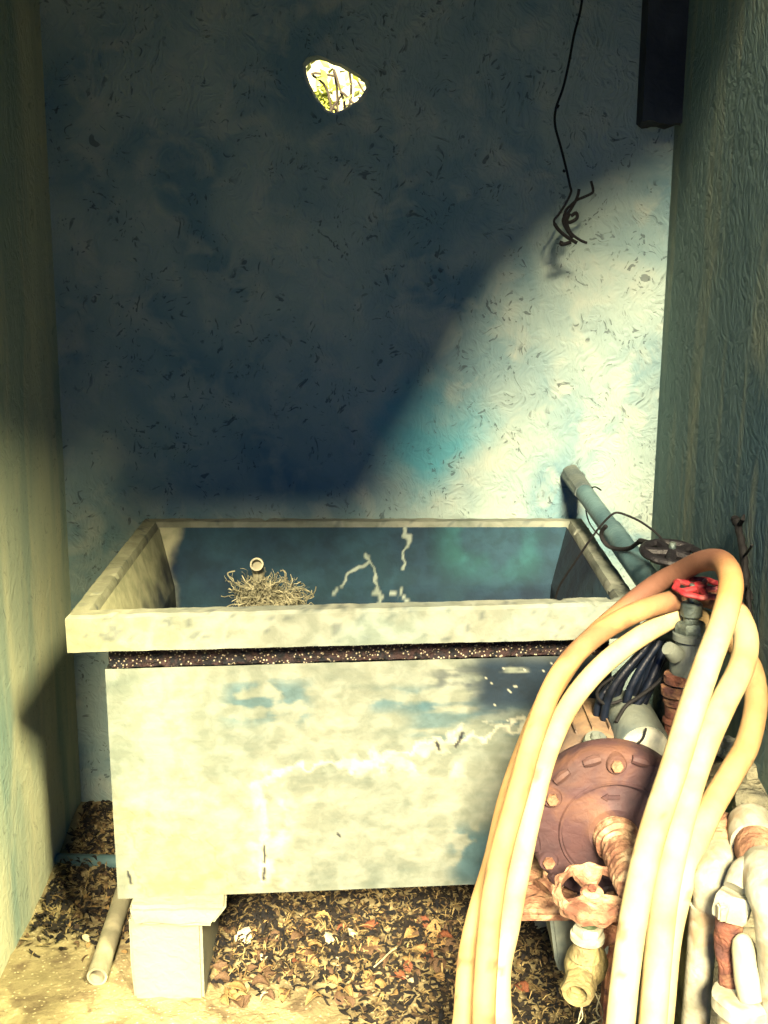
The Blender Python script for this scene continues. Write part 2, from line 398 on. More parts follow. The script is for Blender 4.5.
# stains of the tank face, laid out in face coordinates measured on its front
def tank_wear(p):
    x, y = topx(p); n1 = fb(p, 6, 6); n2 = fb(p+Vector((5, 1, 2)), 30, 4); n3 = fb(Vector((p.x*7, p.y, p.z*40)), 1, 4)
    n4 = fb(Vector((p.x*14, p.y, p.z*90)), 1, 4)
    c = lerp(cream, grey, .42+.34*n1+.20*n4+.18*n2)
    w = box_mask(x, y, 225, 310, 680, 722, 12); c = lerp(c, teal, w*sm(-.15, .3, n3+n2*.6+.1)*.75)
    w = box_mask(x, y, 370, 440, 690, 712, 8); c = lerp(c, teal, w*sm(-.1, .4, n3+n2*.5+.1)*.75)
    w = box_mask(x, y, 410, 570, 695, 745, 16); c = lerp(c, teal, w*sm(-.1, .45, n3+.15)*.7)
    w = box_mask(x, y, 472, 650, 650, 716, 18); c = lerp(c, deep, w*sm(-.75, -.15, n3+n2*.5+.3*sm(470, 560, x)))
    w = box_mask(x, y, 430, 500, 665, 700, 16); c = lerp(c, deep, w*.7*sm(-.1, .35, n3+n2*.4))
    w = box_mask(x, y, 452, 520, 828, 885, 12); c = lerp(c, teal, w*sm(-.25, .15, n1+n2*.8+.1)*.85)
    w = box_mask(x, y, 110, 270, 800, 905, 24); c = lerp(c, ochre, w*sm(-.3, .2, n1)*.6)
    c = lerp(c, srgb(98, 102, 84), w*(1-sm(.0, .035, abs(n1-.05)))*.5)
    d = seg_d(x, y+12*n2+8*n1, [(262, 880), (264, 800), (252, 786), (300, 765), (330, 764), (360, 770), (400, 748), (450, 738), (520, 732), (560, 724)])
    c = lerp(c, white, (1-sm(.8, max(2.2, 5+6*n2), d))*.9)
    c = lerp(c, lerp(cream, grey, .9), sm(5, 8, d)*(1-sm(9, 20, d))*.35*(1 if x > 290 else 0))
    w = box_mask(x, y, 250, 292, 765, 890, 9); c = lerp(c, white, w*.6*sm(-.3, .3, n2))
    w = box_mask(x, y, 350, 460, 745, 775, 9); c = lerp(c, white, w*.7*sm(-.1, .3, n2))
    ink = srgb(16, 20, 34)
    for L_, r in (([(265, 846), (265, 862)], 1.3), ([(265, 868), (264, 879)], 1.2), ([(462, 733), (459, 741), (455, 746)], 1.3), ([(437, 742), (440, 750)], 1.2), ([(128, 872), (131, 884)], 1.0), ([(338, 834), (340, 836)], .9)):
        c = lerp(c, ink, 1-sm(r*.6, r*1.7, seg_d(x+1.5*n2, y, L_)))
    if x > 475 and y < 728 and mn.noise(p*150) > .60: c = lerp(c, white, .8)
    return c
def rim_wear(p):
    n1 = fb(p, 8, 5); n2 = fb(p+Vector((3, 3, 3)), 40, 4); x, y = topx(p)
    c = lerp(cream, grey, .3+.5*n1); c = lerp(c, ochre, .5*(1-sm(-.6, -.3, p.x)))
    c = lerp(c, srgb(84, 96, 96), .7*sm(.40, .55, n2))
    w = box_mask(x, y, 320, 640, 605, 650, 20); c = lerp(c, srgb(140, 158, 150), w*sm(-.1, .4, n1+.2)*.6)
    return c
shadeT = srgb(40, 92, 104)
def basin_shade_wear(p):
    """inside: shade painted as a dark stain on the long walls, lit left end painted pale"""
    n1 = fb(p, 6, 5); x, y = topx(p)
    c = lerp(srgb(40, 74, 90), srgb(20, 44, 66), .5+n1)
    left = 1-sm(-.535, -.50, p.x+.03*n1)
    c = lerp(c, srgb(190, 190, 150), left)  # left face painted pale as if lit
    c = lerp(c, srgb(52, 112, 114), box_mask(x, y, 440, 540, 520, 575, 22)*.7*sm(-.4, .3, n1))  # dimly lit part of the back face painted lighter
    if p.y > 2.6:
        for L_ in ([(404, 528), (406, 545), (402, 568)], [(402, 588), (408, 602)], [(366, 552), (371, 570), (381, 603)], [(366, 560), (350, 570), (336, 592)], [(389, 592), (400, 595)]):
            d = seg_d(x+7*fb(p, 22, 3), y+3*n1, L_); c = lerp(c, srgb(190, 205, 190), (1-sm(.5, 2.0, d))*.7)
    return c
# rim: top face, outer apron, underside, inner lip
bm = bmesh.new(); RH = .072
loopgrid(bm, ringpts(0, ZR-RH), ringpts(0, ZR-.006), 120, 8)
loopgrid(bm, ringpts(0, ZR-.006), ringpts(.006, ZR), 120, 1)
loopgrid(bm, ringpts(.006, ZR), ringpts(.036, ZR), 120, 3)
loopgrid(bm, ringpts(.036, ZR), ringpts(.042, ZR-.01), 120, 1)
loopgrid(bm, ringpts(.042, ZR-.01), ringpts(.042, ZR-RH), 120, 2)
loopgrid(bm, ringpts(.042, ZR-RH), ringpts(0, ZR-RH), 120, 1)
bmesh.ops.remove_doubles(bm, verts=bm.verts[:], dist=.0004)
for v in bm.verts:
    k = fb(v.co, 30, 3); e = Vector((v.co.x*.0, -1, 0))
    v.co += Vector((0, -.0016*k, .0022*k*(1 if v.co.z > ZR-.02 else .8)))
    if mn.noise(v.co*55) > .55 and v.co.z > ZR-.012: v.co.z -= .006
o = build('rim', bm, M['conc_attr'], tub); paint(o.data, rim_wear)
# basin inside
bm = bmesh.new()
loopgrid(bm, ringpts(.047, ZR-.012), ringpts(.086, .71), 320, 44)
loopgrid(bm, ringpts(.086, .71), ringpts(.10, .42), 320, 30)
A = ringpts(.10, .42); bm.faces.new([bm.verts.new(p) for p in A])
bmesh.ops.remove_doubles(bm, verts=bm.verts[:], dist=.0004)
o = build('basin', bm, M['conc_attr'], tub); paint(o.data, basin_shade_wear)
# tank body, slightly narrower at the foot
bodyT = [Vector((at(105, 670, 2.085).x, 2.085, .735)), Vector((.455, 2.155, .739)), Vector((.455, 2.75, .737)), Vector((-.525, 2.75, .735))]
pb = at(118, 899, 2.10); ZB = pb.z
bodyB = [Vector((pb.x, 2.10, ZB)), Vector((.455, 2.165, ZB+.006)), Vector((.455, 2.74, ZB)), Vector((-.515, 2.74, ZB))]
bm = bmesh.new(); loopgrid(bm, bodyT, bodyB, 260, 130)
bmesh.ops.remove_doubles(bm, verts=bm.verts[:], dist=.0004)
bm.faces.new([bm.verts.new(p) for p in bodyB])
for v in bm.verts: v.co.y -= .002*fb(v.co, 20, 3)
o = build('tank', bm, M['conc_attr'], tub); paint(o.data, tank_wear)
# recessed band of bare aggregate under the rim
bm = bmesh.new(); A0, A1 = bodyT[0], bodyT[1]; rows = []
for j in range(11):
    rows.append([bm.verts.new(A0.lerp(A1, i/260)+Vector((.004*(1-2*i/260), .009 if 0 < i < 260 else .024, (ZR-RH+.002-A0.z)*j/10))) for i in range(261)])
for j in range(10):
    for i in range(260): bm.faces.new((rows[j][i], rows[j][i+1], rows[j+1][i+1], rows[j+1][i]))
for v in bm.verts:
    v.co.y -= .010*max(0, fb(v.co, 70, 2)+.2)
build('aggregate_band', bm, M['aggr'], tub)

# concrete block under the left end with its mortar cap
pl = at(133, 982, 2.10); pr = at(204, 982, 2.10)
t = empty('support_block', ((pl.x+pr.x)/2, 2.2, 0)); tag(t, 'pale concrete block standing on the ground under the left end of the tub', 'support block')
bm = bmesh.new(); zc = ZB-.042
box(bm, ((pl.x+pr.x)/2, 2.21, zc/2-.01), (pr.x-pl.x, .23, zc+.02), .006)
bmesh.ops.subdivide_edges(bm, edges=bm.edges[:], cuts=3, use_grid_fill=True)
for v in bm.verts: v.co += Vector((.004*mn.noise(v.co*14), .004*mn.noise(v.co*17+Vector((3, 0, 0))), 0))
build('block', bm, M['conc'], t)
bm = bmesh.new(); cl, cr = at(127, 905, 2.08), at(224, 905, 2.08)
box(bm, ((cl.x+cr.x)/2, 2.20, (zc+ZB)/2), (cr.x-cl.x, .26, ZB-zc+.002), .008)
bmesh.ops.subdivide_edges(bm, edges=bm.edges[:], cuts=5, use_grid_fill=True)
for v in bm.verts:
    f = (ZB-v.co.z)/(ZB-zc)
    v.co.x += (.012*mn.noise(v.co*30)) - (.02*f*(1 if v.co.x > (cl.x+cr.x)/2 else -.6)); v.co.y += .01*mn.noise(v.co*25)
    if f > .9: v.co.z += .012*mn.noise(v.co*22)
build('mortar_cap', bm, M['conc'], t)
t = empty('support_block', (.40, 2.45, 0)); tag(t, 'shaded concrete block under the right end of the tub behind the pump', 'support block')
bm = bmesh.new(); box(bm, (.40, 2.45, ZB/2-.012), (.11, .26, ZB+.02), .006); build('block', bm, M['conc'], t)

# standpipe in the tub with a clump of dry roots round it
p = at(257, 566, 2.45)
bm = bmesh.new(); hd = Vector((.05, -.86, .5)).normalized()
tube(bm, smooth_path([(p.x, p.y+.02, .42), (p.x, p.y+.02, p.z-.04), (p.x, p.y+.014, p.z-.012), Vector((p.x, p.y, p.z))-hd*.004], 5), .0125, 16)
pipe_end(bm, Vector((p.x, p.y, p.z))-hd*.006, Vector((p.x, p.y, p.z))+hd*.016, .0150, .0112)
tag(build('standpipe', bm, M['pvc_pale']), 'thin open drain standpipe rising inside the tub through the dry roots', 'pipe')
bm = bmesh.new(); cc = at(263, 598, 2.45)
for k in range(1500):
    ang = random.random()*2*PI; r = random.uniform(.012, .075)*(1+.25*math.cos(ang)); z0 = random.uniform(-.09, .035)-.35*max(0, r-.05)
    q = Vector((cc.x+r*math.cos(ang)+(.012 if random.random() < .6 else -.01), p.y+r*.7*math.sin(ang), cc.z+z0))
    P = [q]; d = Vector((random.gauss(0, 1), random.gauss(0, 1), random.gauss(-.2, .8))).normalized()
    for s in range(5): d = (d+Vector((random.gauss(0, .5), random.gauss(0, .5), random.gauss(0, .5)))).normalized(); P.append(P[-1]+d*.009)
    tube(bm, P, random.choice((.0005, .0009, .0013)), 4, False)
P = smooth_path([at(250, 590, 2.43), at(238, 585, 2.43), at(230, 578, 2.43), at(228, 573, 2.43), at(235, 571, 2.43)]); tube(bm, P, .0016, 5)
lathe(bm, [(.01, -.4), (.03, -.38), (.04, -.14), (.045, -.08), (.036, -.03), (.015, .01)], (cc.x+.01, p.y, cc.z), (0, 0, 1), 20, rough=.5)
tag(build('root_clump', bm, M['root']), 'matted clump of dry pale roots round the standpipe inside the tub', 'root clump', kind='stuff')

# ------------------------------------------------------------------ grey plastic pipe over the right rim
pa, pb_ = at(571, 474, YB-.012), at(656, 592, 2.06)
t = empty('plastic_pipe', pb_); tag(t, 'grey plastic pipe slanting from the back wall over the right rim of the tub', 'pipe')
ax = (pb_-pa).normalized(); R1 = .0225
j = pa+ax*.14
bm = bmesh.new(); tube(bm, [j-ax*.02, j+ax*.3, pb_+ax*.02], R1*.93, 28)
k0 = at(616, 520, 2.42)
tube(bm, [pa+ax*(k0-pa).length, pa+ax*((k0-pa).length+.01), pb_], [R1*.96, R1*1.08, R1*1.08], 28)
build('pipe_run', bm, M['pvc'], t)
bm = bmesh.new(); pipe_end(bm, j+ax*.02, pa, R1*1.04, R1*.84, 24, .16)
tube(bm, [pa+ax*.05, pa+ax*.062, pa+ax*.074], [R1*.97, R1*1.06, R1*.97], 20, True, .2)
build('broken_coupling', bm, M['capgrey'], t)

# black wire looped over that pipe
wp = [(555, 600, 2.30), (560, 585, 2.28), (575, 562, 2.24), (590, 540, 2.21), (604, 522, 2.19), (615, 513, 2.18), (626, 515, 2.18), (641, 522, 2.15), (655, 532, 2.12),
      (664, 541, 2.09), (671, 544, 2.05), (668, 548, 2.04), (650, 545, 2.10), (640, 542, 2.14), (630, 548, 2.20), (618, 549, 2.24), (608, 546, 2.26), (602, 538, 2.27), (602, 531, 2.27), (606, 526, 2.26)]
bm = bmesh.new(); P = smooth_path([at(*q) for q in wp], 6)
R = [.0022 if i < 60 else .0045 for i in range(len(P))]; tube(bm, P, R, 8)
P = smooth_path([at(*q) for q in ((601, 490, 2.60), (594, 487, 2.66), (587, 493, 2.68), (586, 510, 2.62), (590, 524, 2.56), (598, 534, 2.4), (604, 538, 2.27))], 6); tube(bm, P, .0018, 6)
P = smooth_path([at(*q) for q in ((664, 544, 2.07), (660, 546, 2.08), (648, 543, 2.1), (640, 541, 2.14))], 6); tube(bm, P, .006, 8)
tag(build('wire_loop', bm, M['black']), 'black wire looped round the grey plastic pipe and dropping into the tub', 'wire')

# ------------------------------------------------------------------ handwheel valves
def wheel(bm, c, n, R, r, spokes, hub, seg=40, wavy=0, dish=0, ang=0, spr=.8):
    c = Vector(c); n = Vector(n).normalized(); up = Vector((0, 1, 0)) if abs(n.y) < .9 else Vector((1, 0, 0))
    a = n.cross(up).normalized(); b = n.cross(a); rings = []
    for i in range(seg):
        t_ = 2*PI*i/seg; d = a*math.cos(t_)+b*math.sin(t_); RR = R*(1+wavy*math.cos(t_*9)); ring = []
        for k in range(10):
            s = 2*PI*k/10; ring.append(bm.verts.new(c+d*(RR+r*math.cos(s))+n*(r*.8*math.sin(s))))
        rings.append(ring)
    for i in range(seg):
        r0, r1 = rings[i], rings[(i+1) % seg]
        for k in range(10): bm.faces.new((r0[k], r0[(k+1) % 10], r1[(k+1) % 10], r1[k]))
    for i in range(spokes):
        t_ = ang+2*PI*i/spokes; d = a*math.cos(t_)+b*math.sin(t_)
        tube(bm, [c+d*hub*.5-n*dish, c+d*R*.5-n*dish*.6, c+d*R], [r*spr*1.2, r*spr, r*spr], 8)
    lathe(bm, [(hub*.9, -.006-dish), (hub, -.003-dish), (hub, .006), (hub*.8, .009), (hub*.3, .010)], c, n, 20)

# back valve with the black wheel
c = at(672, 553, 2.0)
t = empty('gate_valve', (c.x, c.y, 0)); tag(t, 'gate valve with a dark iron handwheel at the end of the grey plastic pipe', 'valve')
nrm = Vector((.05, -.12, 1))
bm = bmesh.new(); wheel(bm, c, nrm, .050, .009, 5, .014, dish=.0, spr=1.0); build('handwheel', bm, M['blackw'], t)
bm = bmesh.new(); lathe(bm, [(.006, .02), (.008, .0), (.008, -.02), (.006, -.03)], c, (0, 0, 1), 12)
hexnut(bm, c-Vector((0, 0, .042)), (0, 0, 1), .021, .024); lathe(bm, [(.017, -.09), (.017, -.04)], c, (0, 0, 1), 16)
build('bonnet', bm, M['steel'], t)
bm = bmesh.new(); lathe(bm, [(.018, -c.z-.01), (.018, -.20), (.030, -.18), (.034, -.13), (.030, -.085), (.018, -.078)], c, (0, 0, 1), 20)
build('valve_body', bm, M['steel'], t)

# front riser with the red wheel
c = at(703, 588, 1.86); X0 = at(692, 600, 1.86).x; c.x = X0+.012
t = empty('riser_pipe', (X0, 1.86, 0)); tag(t, 'rusty riser pipe with a red handwheel valve beside the tub', 'pipe')
bm = bmesh.new(); wheel(bm, c, (.0, -.10, 1), .040, .006, 5, .012, wavy=.05, spr=.9, ang=.4); build('handwheel', bm, M['redp'], t)
def zz(y): return at(692, y, 1.86).z
v = Vector((X0, 1.86, 0)); up = (0, 0, 1)
bm = bmesh.new()
lathe(bm, [(.006, zz(606)), (.006, zz(584))], v, up, 10)
lathe(bm, [(.014, zz(617)), (.0185, zz(615)), (.0185, zz(604)), (.015, zz(602))], v, up, 20)
lathe(bm, [(.013, zz(628)), (.013, zz(616))], v, up, 20)
hexnut(bm, v+Vector((0, 0, zz(634))), up, .026, zz(624)-zz(634)+.004)
build('bonnet', bm, M['steel'], t)
bm = bmesh.new()
lathe(bm, [(.026, zz(640)), (.029, zz(639)), (.029, zz(633)), (.025, zz(632))], v, up, 24)
lathe(bm, [(.020, zz(690)), (.028, zz(682)), (.031, zz(665)), (.028, zz(650)), (.022, zz(642)), (.022, zz(636))], v, up, 24)
tube(bm, [at(676, 655, 1.84), at(668, 648, 1.83)], [.016, .012], 14)
build('valve_body', bm, M['capgrey'], t)
bm = bmesh.new()
for y0, y1, r in ((672, 682, .029), (684, 694, .031), (696, 703, .027), (703, 716, .023), (716, 722, .026), (722, 745, .021), (745, 752, .027)):
    lathe(bm, [(r*.8, zz(y1)), (r, zz(y1-1.5)), (r, zz(y0+1.5)), (r*.8, zz(y0))], v+Vector((-.012, -.004, 0)), up, 22, rough=.12)
build('rusty_unions', bm, M['rust'], t)
bm = bmesh.new(); lathe(bm, [(.018, -.02), (.018, zz(740))], v+Vector((-.01, 0, 0)), up, 20, rough=.06); build('pipe_run', bm, M['rust'], t)

# ------------------------------------------------------------------ the pump
PY = 1.74; pc = at(612, 828, PY)
t = empty('water_pump', (pc.x, PY+.1, 0)); tag(t, 'rusty red brown centrifugal water pump with round casing in front of the tub', 'pump')
R = .139; fx = (0, -1, 0)
bm = bmesh.new()
lathe(bm, [(R*.80, -.075), (R*.97, -.06), (R, -.05), (R, -.012), (R*.97, -.002), (R*.93, .004), (R*.66, .010), (R*.645, .014), (R*.62, .014), (R*.605, .006),
           (R*.35, .010), (R*.30, .016), (.001, .016)], pc, fx, 64)
# scallops: pockets cut into the shoulder show as raised rim segments and bolt lugs
for k, an in enumerate((90, 150, 208, 330, 28, 270)):
    a_ = math.radians(an); d = Vector((math.cos(a_), 0, math.sin(a_)))
    q = pc+d*R*.86
    lathe(bm, [(.017, -.01), (.017, .010), (.015, .013)], q, fx, 20)
    tan = Vector((-d.z, 0, d.x)); rt = Matrix((tan, (0, 1, 0), d)).transposed()
    for s in (-1, 1):
        a2 = a_+s*.36; d2 = Vector((math.cos(a2), 0, math.sin(a2)))
        P = [pc+Vector((math.cos(a_+s*u), 0, math.sin(a_+s*u)))*R*.94+Vector((0, -.005, 0)) for u in (.20, .27, .34, .42)]
        tube(bm, P, [.007, .009, .009, .006], 8)
casing = build('casing', bm, M['pump'], t)
for an in (90, 150, 208, 330, 28, 270):
    a_ = math.radians(an); q = pc+Vector((math.cos(a_), 0, math.sin(a_)))*R*.86
    bm = bmesh.new(); hexnut(bm, q+Vector((0, -.011, 0)), fx, .0105, .010); build('bolt', bm, M['rustpale'], casing)
# direction arrow cast on the cover
bm = bmesh.new(); ac = at(613, 798, PY-.012); z = .0
A = [(-.022, 0), (-.010, .008), (-.010, .004), (.014, .004), (.014, -.004), (-.010, -.004), (-.010, -.008)]
lo = [bm.verts.new((ac.x+x*.85, PY-.006, ac.z+y*.8)) for x, y in A]; hi = [bm.verts.new((ac.x+x*.85, PY-.012, ac.z+y*.8)) for x, y in A]
for k in range(7): bm.faces.new((lo[k], lo[(k+1) % 7], hi[(k+1) % 7], hi[k]))
bm.faces.new(hi); build('cast_arrow', bm, M['pump'], casing, smooth=False)
# suction stub toward the viewer, crusted threads
s0 = pc+Vector((.002, 0, -.004)); s1 = pc+Vector((.008, -.165, -.012))
bm = bmesh.new(); n = 46; P = [s0.lerp(s1, i/n) for i in range(n+1)]
RR = [(.036 if i < 12 else .030)+(.0018 if (i//2) % 2 else 0) for i in range(n+1)]; RR[0] = .042; RR[-1] = .024
tube(bm, P, RR, 24, True, .10); build('suction_stub', bm, M['rustpale'], t)
# adaptor and motor behind
bm = bmesh.new()
lathe(bm, [(R*.62, .06), (R*.70, .08), (R*.80, .10), (R*.86, .115), (R*.88, .26), (R*.84, .272), (R*.55, .285)], pc, (0, 1, 0), 48)
for k in range(26):
    a_ = 2*PI*k/26; d = Vector((math.cos(a_), 0, math.sin(a_)))
    box(bm, pc+d*R*.885+Vector((0, .19, 0)), (.003, .13, .008), 0, Matrix((Vector((-d.z, 0, d.x)), Vector((0, 1, 0)), d)).transposed())
build('motor', bm, M['motor'], t)
q = at(596, 745, 1.83); bm = bmesh.new()
lathe(bm, [(.020, 0), (.022, .01), (.022, .035), (.018, .042)], q-Vector((0, 0, .02)), (-.1, -.35, 1), 20); lathe(bm, [(.007, .04), (.009, .045), (.006, .052)], q-Vector((0, 0, .02)), (-.1, -.35, 1), 12)
build('filler_plug', bm, M['capgrey'], t)
q = at(646, 752, 1.80); bm = bmesh.new()
lathe(bm, [(.030, -.006), (.038, .0), (.041, .006), (.041, .02)], q, (0, 1, 0), 36); build('capacitor_cap', bm, M['foil'], t)
bm = bmesh.new(); lathe(bm, [(.043, .012), (.046, .02), (.046, .16), (.040, .175), (.02, .18)], q, (0, 1, 0), 36); build('capacitor_housing', bm, M['capgrey'], t)
# foot, base plate, bracket and leg
bm = bmesh.new(); zb = at(570, 903, PY-.02).z
for sx in (-1, 1):
    bm = bmesh.new(); P = [pc+Vector((sx*.085, .02, -.085)), pc+Vector((sx*.095, .01, -.11)), Vector((pc.x+sx*.11, PY, zb+.01))]
    tube(bm, P, [.026, .020, .024], 12); build('foot', bm, M['rustpale'], t)
bm = bmesh.new(); bl, br = at(514, 905, PY-.05), at(632, 905, PY-.05)
box(bm, ((bl.x+br.x)/2, PY+.045, zb-.004), (br.x-bl.x, .20, .022), .007)
build('base_plate', bm, M['rustpale'], t)
bm = bmesh.new(); g0 = at(548, 918, PY-.02); g1 = at(612, 918, PY-.02); h0 = at(558, 972, PY-.02)
A = [(g0.x, zb-.013), (g1.x, zb-.013), (g1.x-.005, zb-.10), (h0.x+.03, h0.z), (h0.x+.004, h0.z), (h0.x-.006, h0.z+.02)]
lo = [bm.verts.new((x, PY-.03, z)) for x, z in A]; hi = [bm.verts.new((x, PY+.10, z)) for x, z in A]; n = len(A)
for k in range(n): bm.faces.new((lo[k], lo[(k+1) % n], hi[(k+1) % n], hi[k]))
bm.faces.new(lo[::-1]); bm.faces.new(hi); bmesh.ops.bevel(bm, geom=bm.edges[:], offset=.006, segments=2, affect='EDGES')
build('bracket', bm, M['capgrey'], t)
bm = bmesh.new(); xl = g1.x+.028; box(bm, (xl, PY+.07, zb/2-.02), (.035, .035, zb+.02), .004); build('leg', bm, M['rust'], t)
bm = bmesh.new(); box(bm, (xl, PY+.07, .012), (.12, .12, .024), .004); build('foot_plate', bm, M['rust'], t)

# ------------------------------------------------------------------ drain valve with the rusty wheel, below the suction stub
VY = 1.60; c = at(592, 893, VY)
t = empty('drain_valve', (c.x, VY, at(582, 990, VY).z)); tag(t, 'open brass drain valve with a rust eaten handwheel below the pump', 'valve')
n_ = Vector((-.05, -.24, 1)).normalized()
bm = bmesh.new(); Rw = .058
# solid dished wheel with four kidney holes: spokes wide, rim scalloped
a = n_.cross(Vector((0, 1, 0))).normalized(); b = n_.cross(a)
NS, NR = 96, 10; grid = []
rad = [.013, .018, .024, .030, .036, .042, .048, .053, .057, .060]
for i in range(NS):
    th = 2*PI*i/NS; d = a*math.cos(th)+b*math.sin(th); row = []
    for j, r in enumerate(rad):
        rr = r*(1+(.045*math.cos(11*th) if j > 6 else 0)); h = (-.004 if j < 6 else (.004 if j < 8 else -.001))
        p = c+d*rr+n_*h; row.append((p+n_*(.005+.002*mn.noise(p*70)), p-n_*(.008 if j > 5 else .004)))
    grid.append(row)
vt = [[(bm.verts.new(p), bm.verts.new(q)) for p, q in row] for row in grid]
def solid(i, j):
    th = 2*PI*(i+.5)/NS; d_ = a*math.cos(th)+b*math.sin(th); e_ = math.atan2(d_.y, d_.x); return not (1 <= j <= 5 and (-.25 < e_ < 1.05 or e_ > 2.1 or e_ < -2.9))
for i in range(NS):
    i2 = (i+1) % NS
    for j in range(NR-1):
        if not solid(i, j): continue
        A_, B_, C_, D_ = vt[i][j], vt[i2][j], vt[i2][j+1], vt[i][j+1]
        bm.faces.new((A_[0], B_[0], C_[0], D_[0])); bm.faces.new((D_[1], C_[1], B_[1], A_[1]))
        for (ii, jj, e0, e1) in ((i, j-1, A_, B_), (i, j+1, D_, C_), (i-1, j, A_, D_), (i2, j, B_, C_)):
            if jj < 0 or jj >= NR-1 or not solid(ii % NS, jj): bm.faces.new((e0[0], e1[0], e1[1], e0[1]))
lathe(bm, [(.016, -.006), (.016, .004), (.012, .007)], c, n_, 20)
bmesh.ops.remove_doubles(bm, verts=bm.verts[:], dist=.0001)
hw = build('handwheel', bm, M['rustpale'], t)
bm = bmesh.new(); hexnut(bm, c+n_*.006, n_, .007, .006); build('wheel_nut', bm, M['rust'], hw)
st = (at(587, 940, VY)-c); st = st.normalized(); L0 = (at(587, 925, VY)-c).length; L1 = (at(586, 945, VY)-c).length; L2 = (at(583, 972, VY)-c).length
bm = bmesh.new(); lathe(bm, [(.010, 0), (.010, L0*.6), (.014, L0*.65), (.014, L0+.008)], c, st, 18); build('stem', bm, M['green'], t)
bm = bmesh.new(); hexnut(bm, c+st*L0, st, .024, .016); lathe(bm, [(.022, .014), (.027, .016), (.027, .024), (.022, .026)], c+st*L0, st, 24); build('bonnet_nut', bm, M['whitep'], t)
bc = c+st*L2
bm = bmesh.new(); lathe(bm, [(.018, L1-.004), (.021, L1+.006), (.026, L1+.02)], c, st, 24)
od = Vector((-.34, -.90, -.10)).normalized()
P = [bc-od*.055, bc-od*.045, bc-od*.03, bc-od*.01, bc+od*.006, bc+od*.016]; tube(bm, P, [.020, .028, .034, .034, .028, .022], 28, True)
pipe_end(bm, bc+od*.022, bc+od*.048, .0262, .0165, 8)
pipe_end(bm, bc+od*.030, bc+od*.052, .0235, .0165, 28)
build('valve_body', bm, M['brass'], t)
bm = bmesh.new(); lathe(bm, [(.0166, .016), (.016, .0165), (.001, .0166)], bc, od, 20); build('bore_shade', bm, M['black'], t)  # black disc standing in for the shade inside the open outlet
bm = bmesh.new()
for dx, ln, sw in ((-.012, .10, .01), (.004, .14, -.012), (.018, .09, .012), (.026, .07, -.006)):
    q_ = bc+Vector((dx, -.012, -.030)); tube(bm, smooth_path([q_, q_+Vector((sw, -.006, -ln*.4)), q_+Vector((-sw, 0, -ln*.7)), q_+Vector((sw, .004, -ln))], 5), .0011, 5)
build('dry_strands', bm, M['root'], t)['kind'] = 'stuff'
bm = bmesh.new(); P = smooth_path([bc-od*.04, bc-od*.09+Vector((.02, 0, 0)), Vector((.46, 1.72, bc.z-.01)), Vector((.50, 1.86, bc.z-.01))], 8); tube(bm, P, .016, 16)
build('inlet_pipe', bm, M['rust'], t)

# ------------------------------------------------------------------ black cable coil hung behind the hoses
bm = bmesh.new()
loops = [((652, 640), (612, 690), (606, 730), (640, 700), (664, 650)), ((660, 640), (630, 690), (622, 742), (645, 700), (668, 645)), ((645, 648), (600, 700), (604, 735), (632, 715), (655, 655)),
         ((668, 642), (640, 685), (626, 738), (636, 715), (658, 668)), ((655, 645), (622, 680), (613, 728), (625, 738), (650, 680), (670, 650)), ((640, 655), (612, 690), (615, 712), (640, 690), (662, 655))]
for k, L_ in enumerate(loops):
    y0 = 1.90+.012*k; P = smooth_path([at(x, y, y0+(.0 if i % 2 else .012)) for i, (x, y) in enumerate(L_)], 8); tube(bm, P, .0075 if k < 5 else .005, 10)
tag(build('cable_coil', bm, M['cable']), 'coil of thick dark blue cable hanging behind the hoses above the pump', 'cable')
bm = bmesh.new()
P = smooth_path([at(*q) for q in ((668, 672, 1.88), (655, 685, 1.88), (640, 696, 1.88), (626, 706, 1.88), (616, 722, 1.86))], 6); tube(bm, P, .0035, 8)
P = smooth_path([at(*q) for q in ((646, 728, 1.79), (643, 738, 1.785), (636, 745, 1.785), (628, 751, 1.79), (618, 754, 1.80), (606, 752, 1.81))], 6); tube(bm, P, .0022, 8)
P = smooth_path([at(*q) for q in ((613, 677, 1.9), (601, 686, 1.9), (597, 695, 1.9), (603, 703, 1.9), (613, 703, 1.9), (622, 700, 1.9))], 6); tube(bm, P, .003, 8)
tag(build('pump_lead', bm, M['black']), 'thin black lead curling from the dark cable coil to the pump terminal', 'wire')

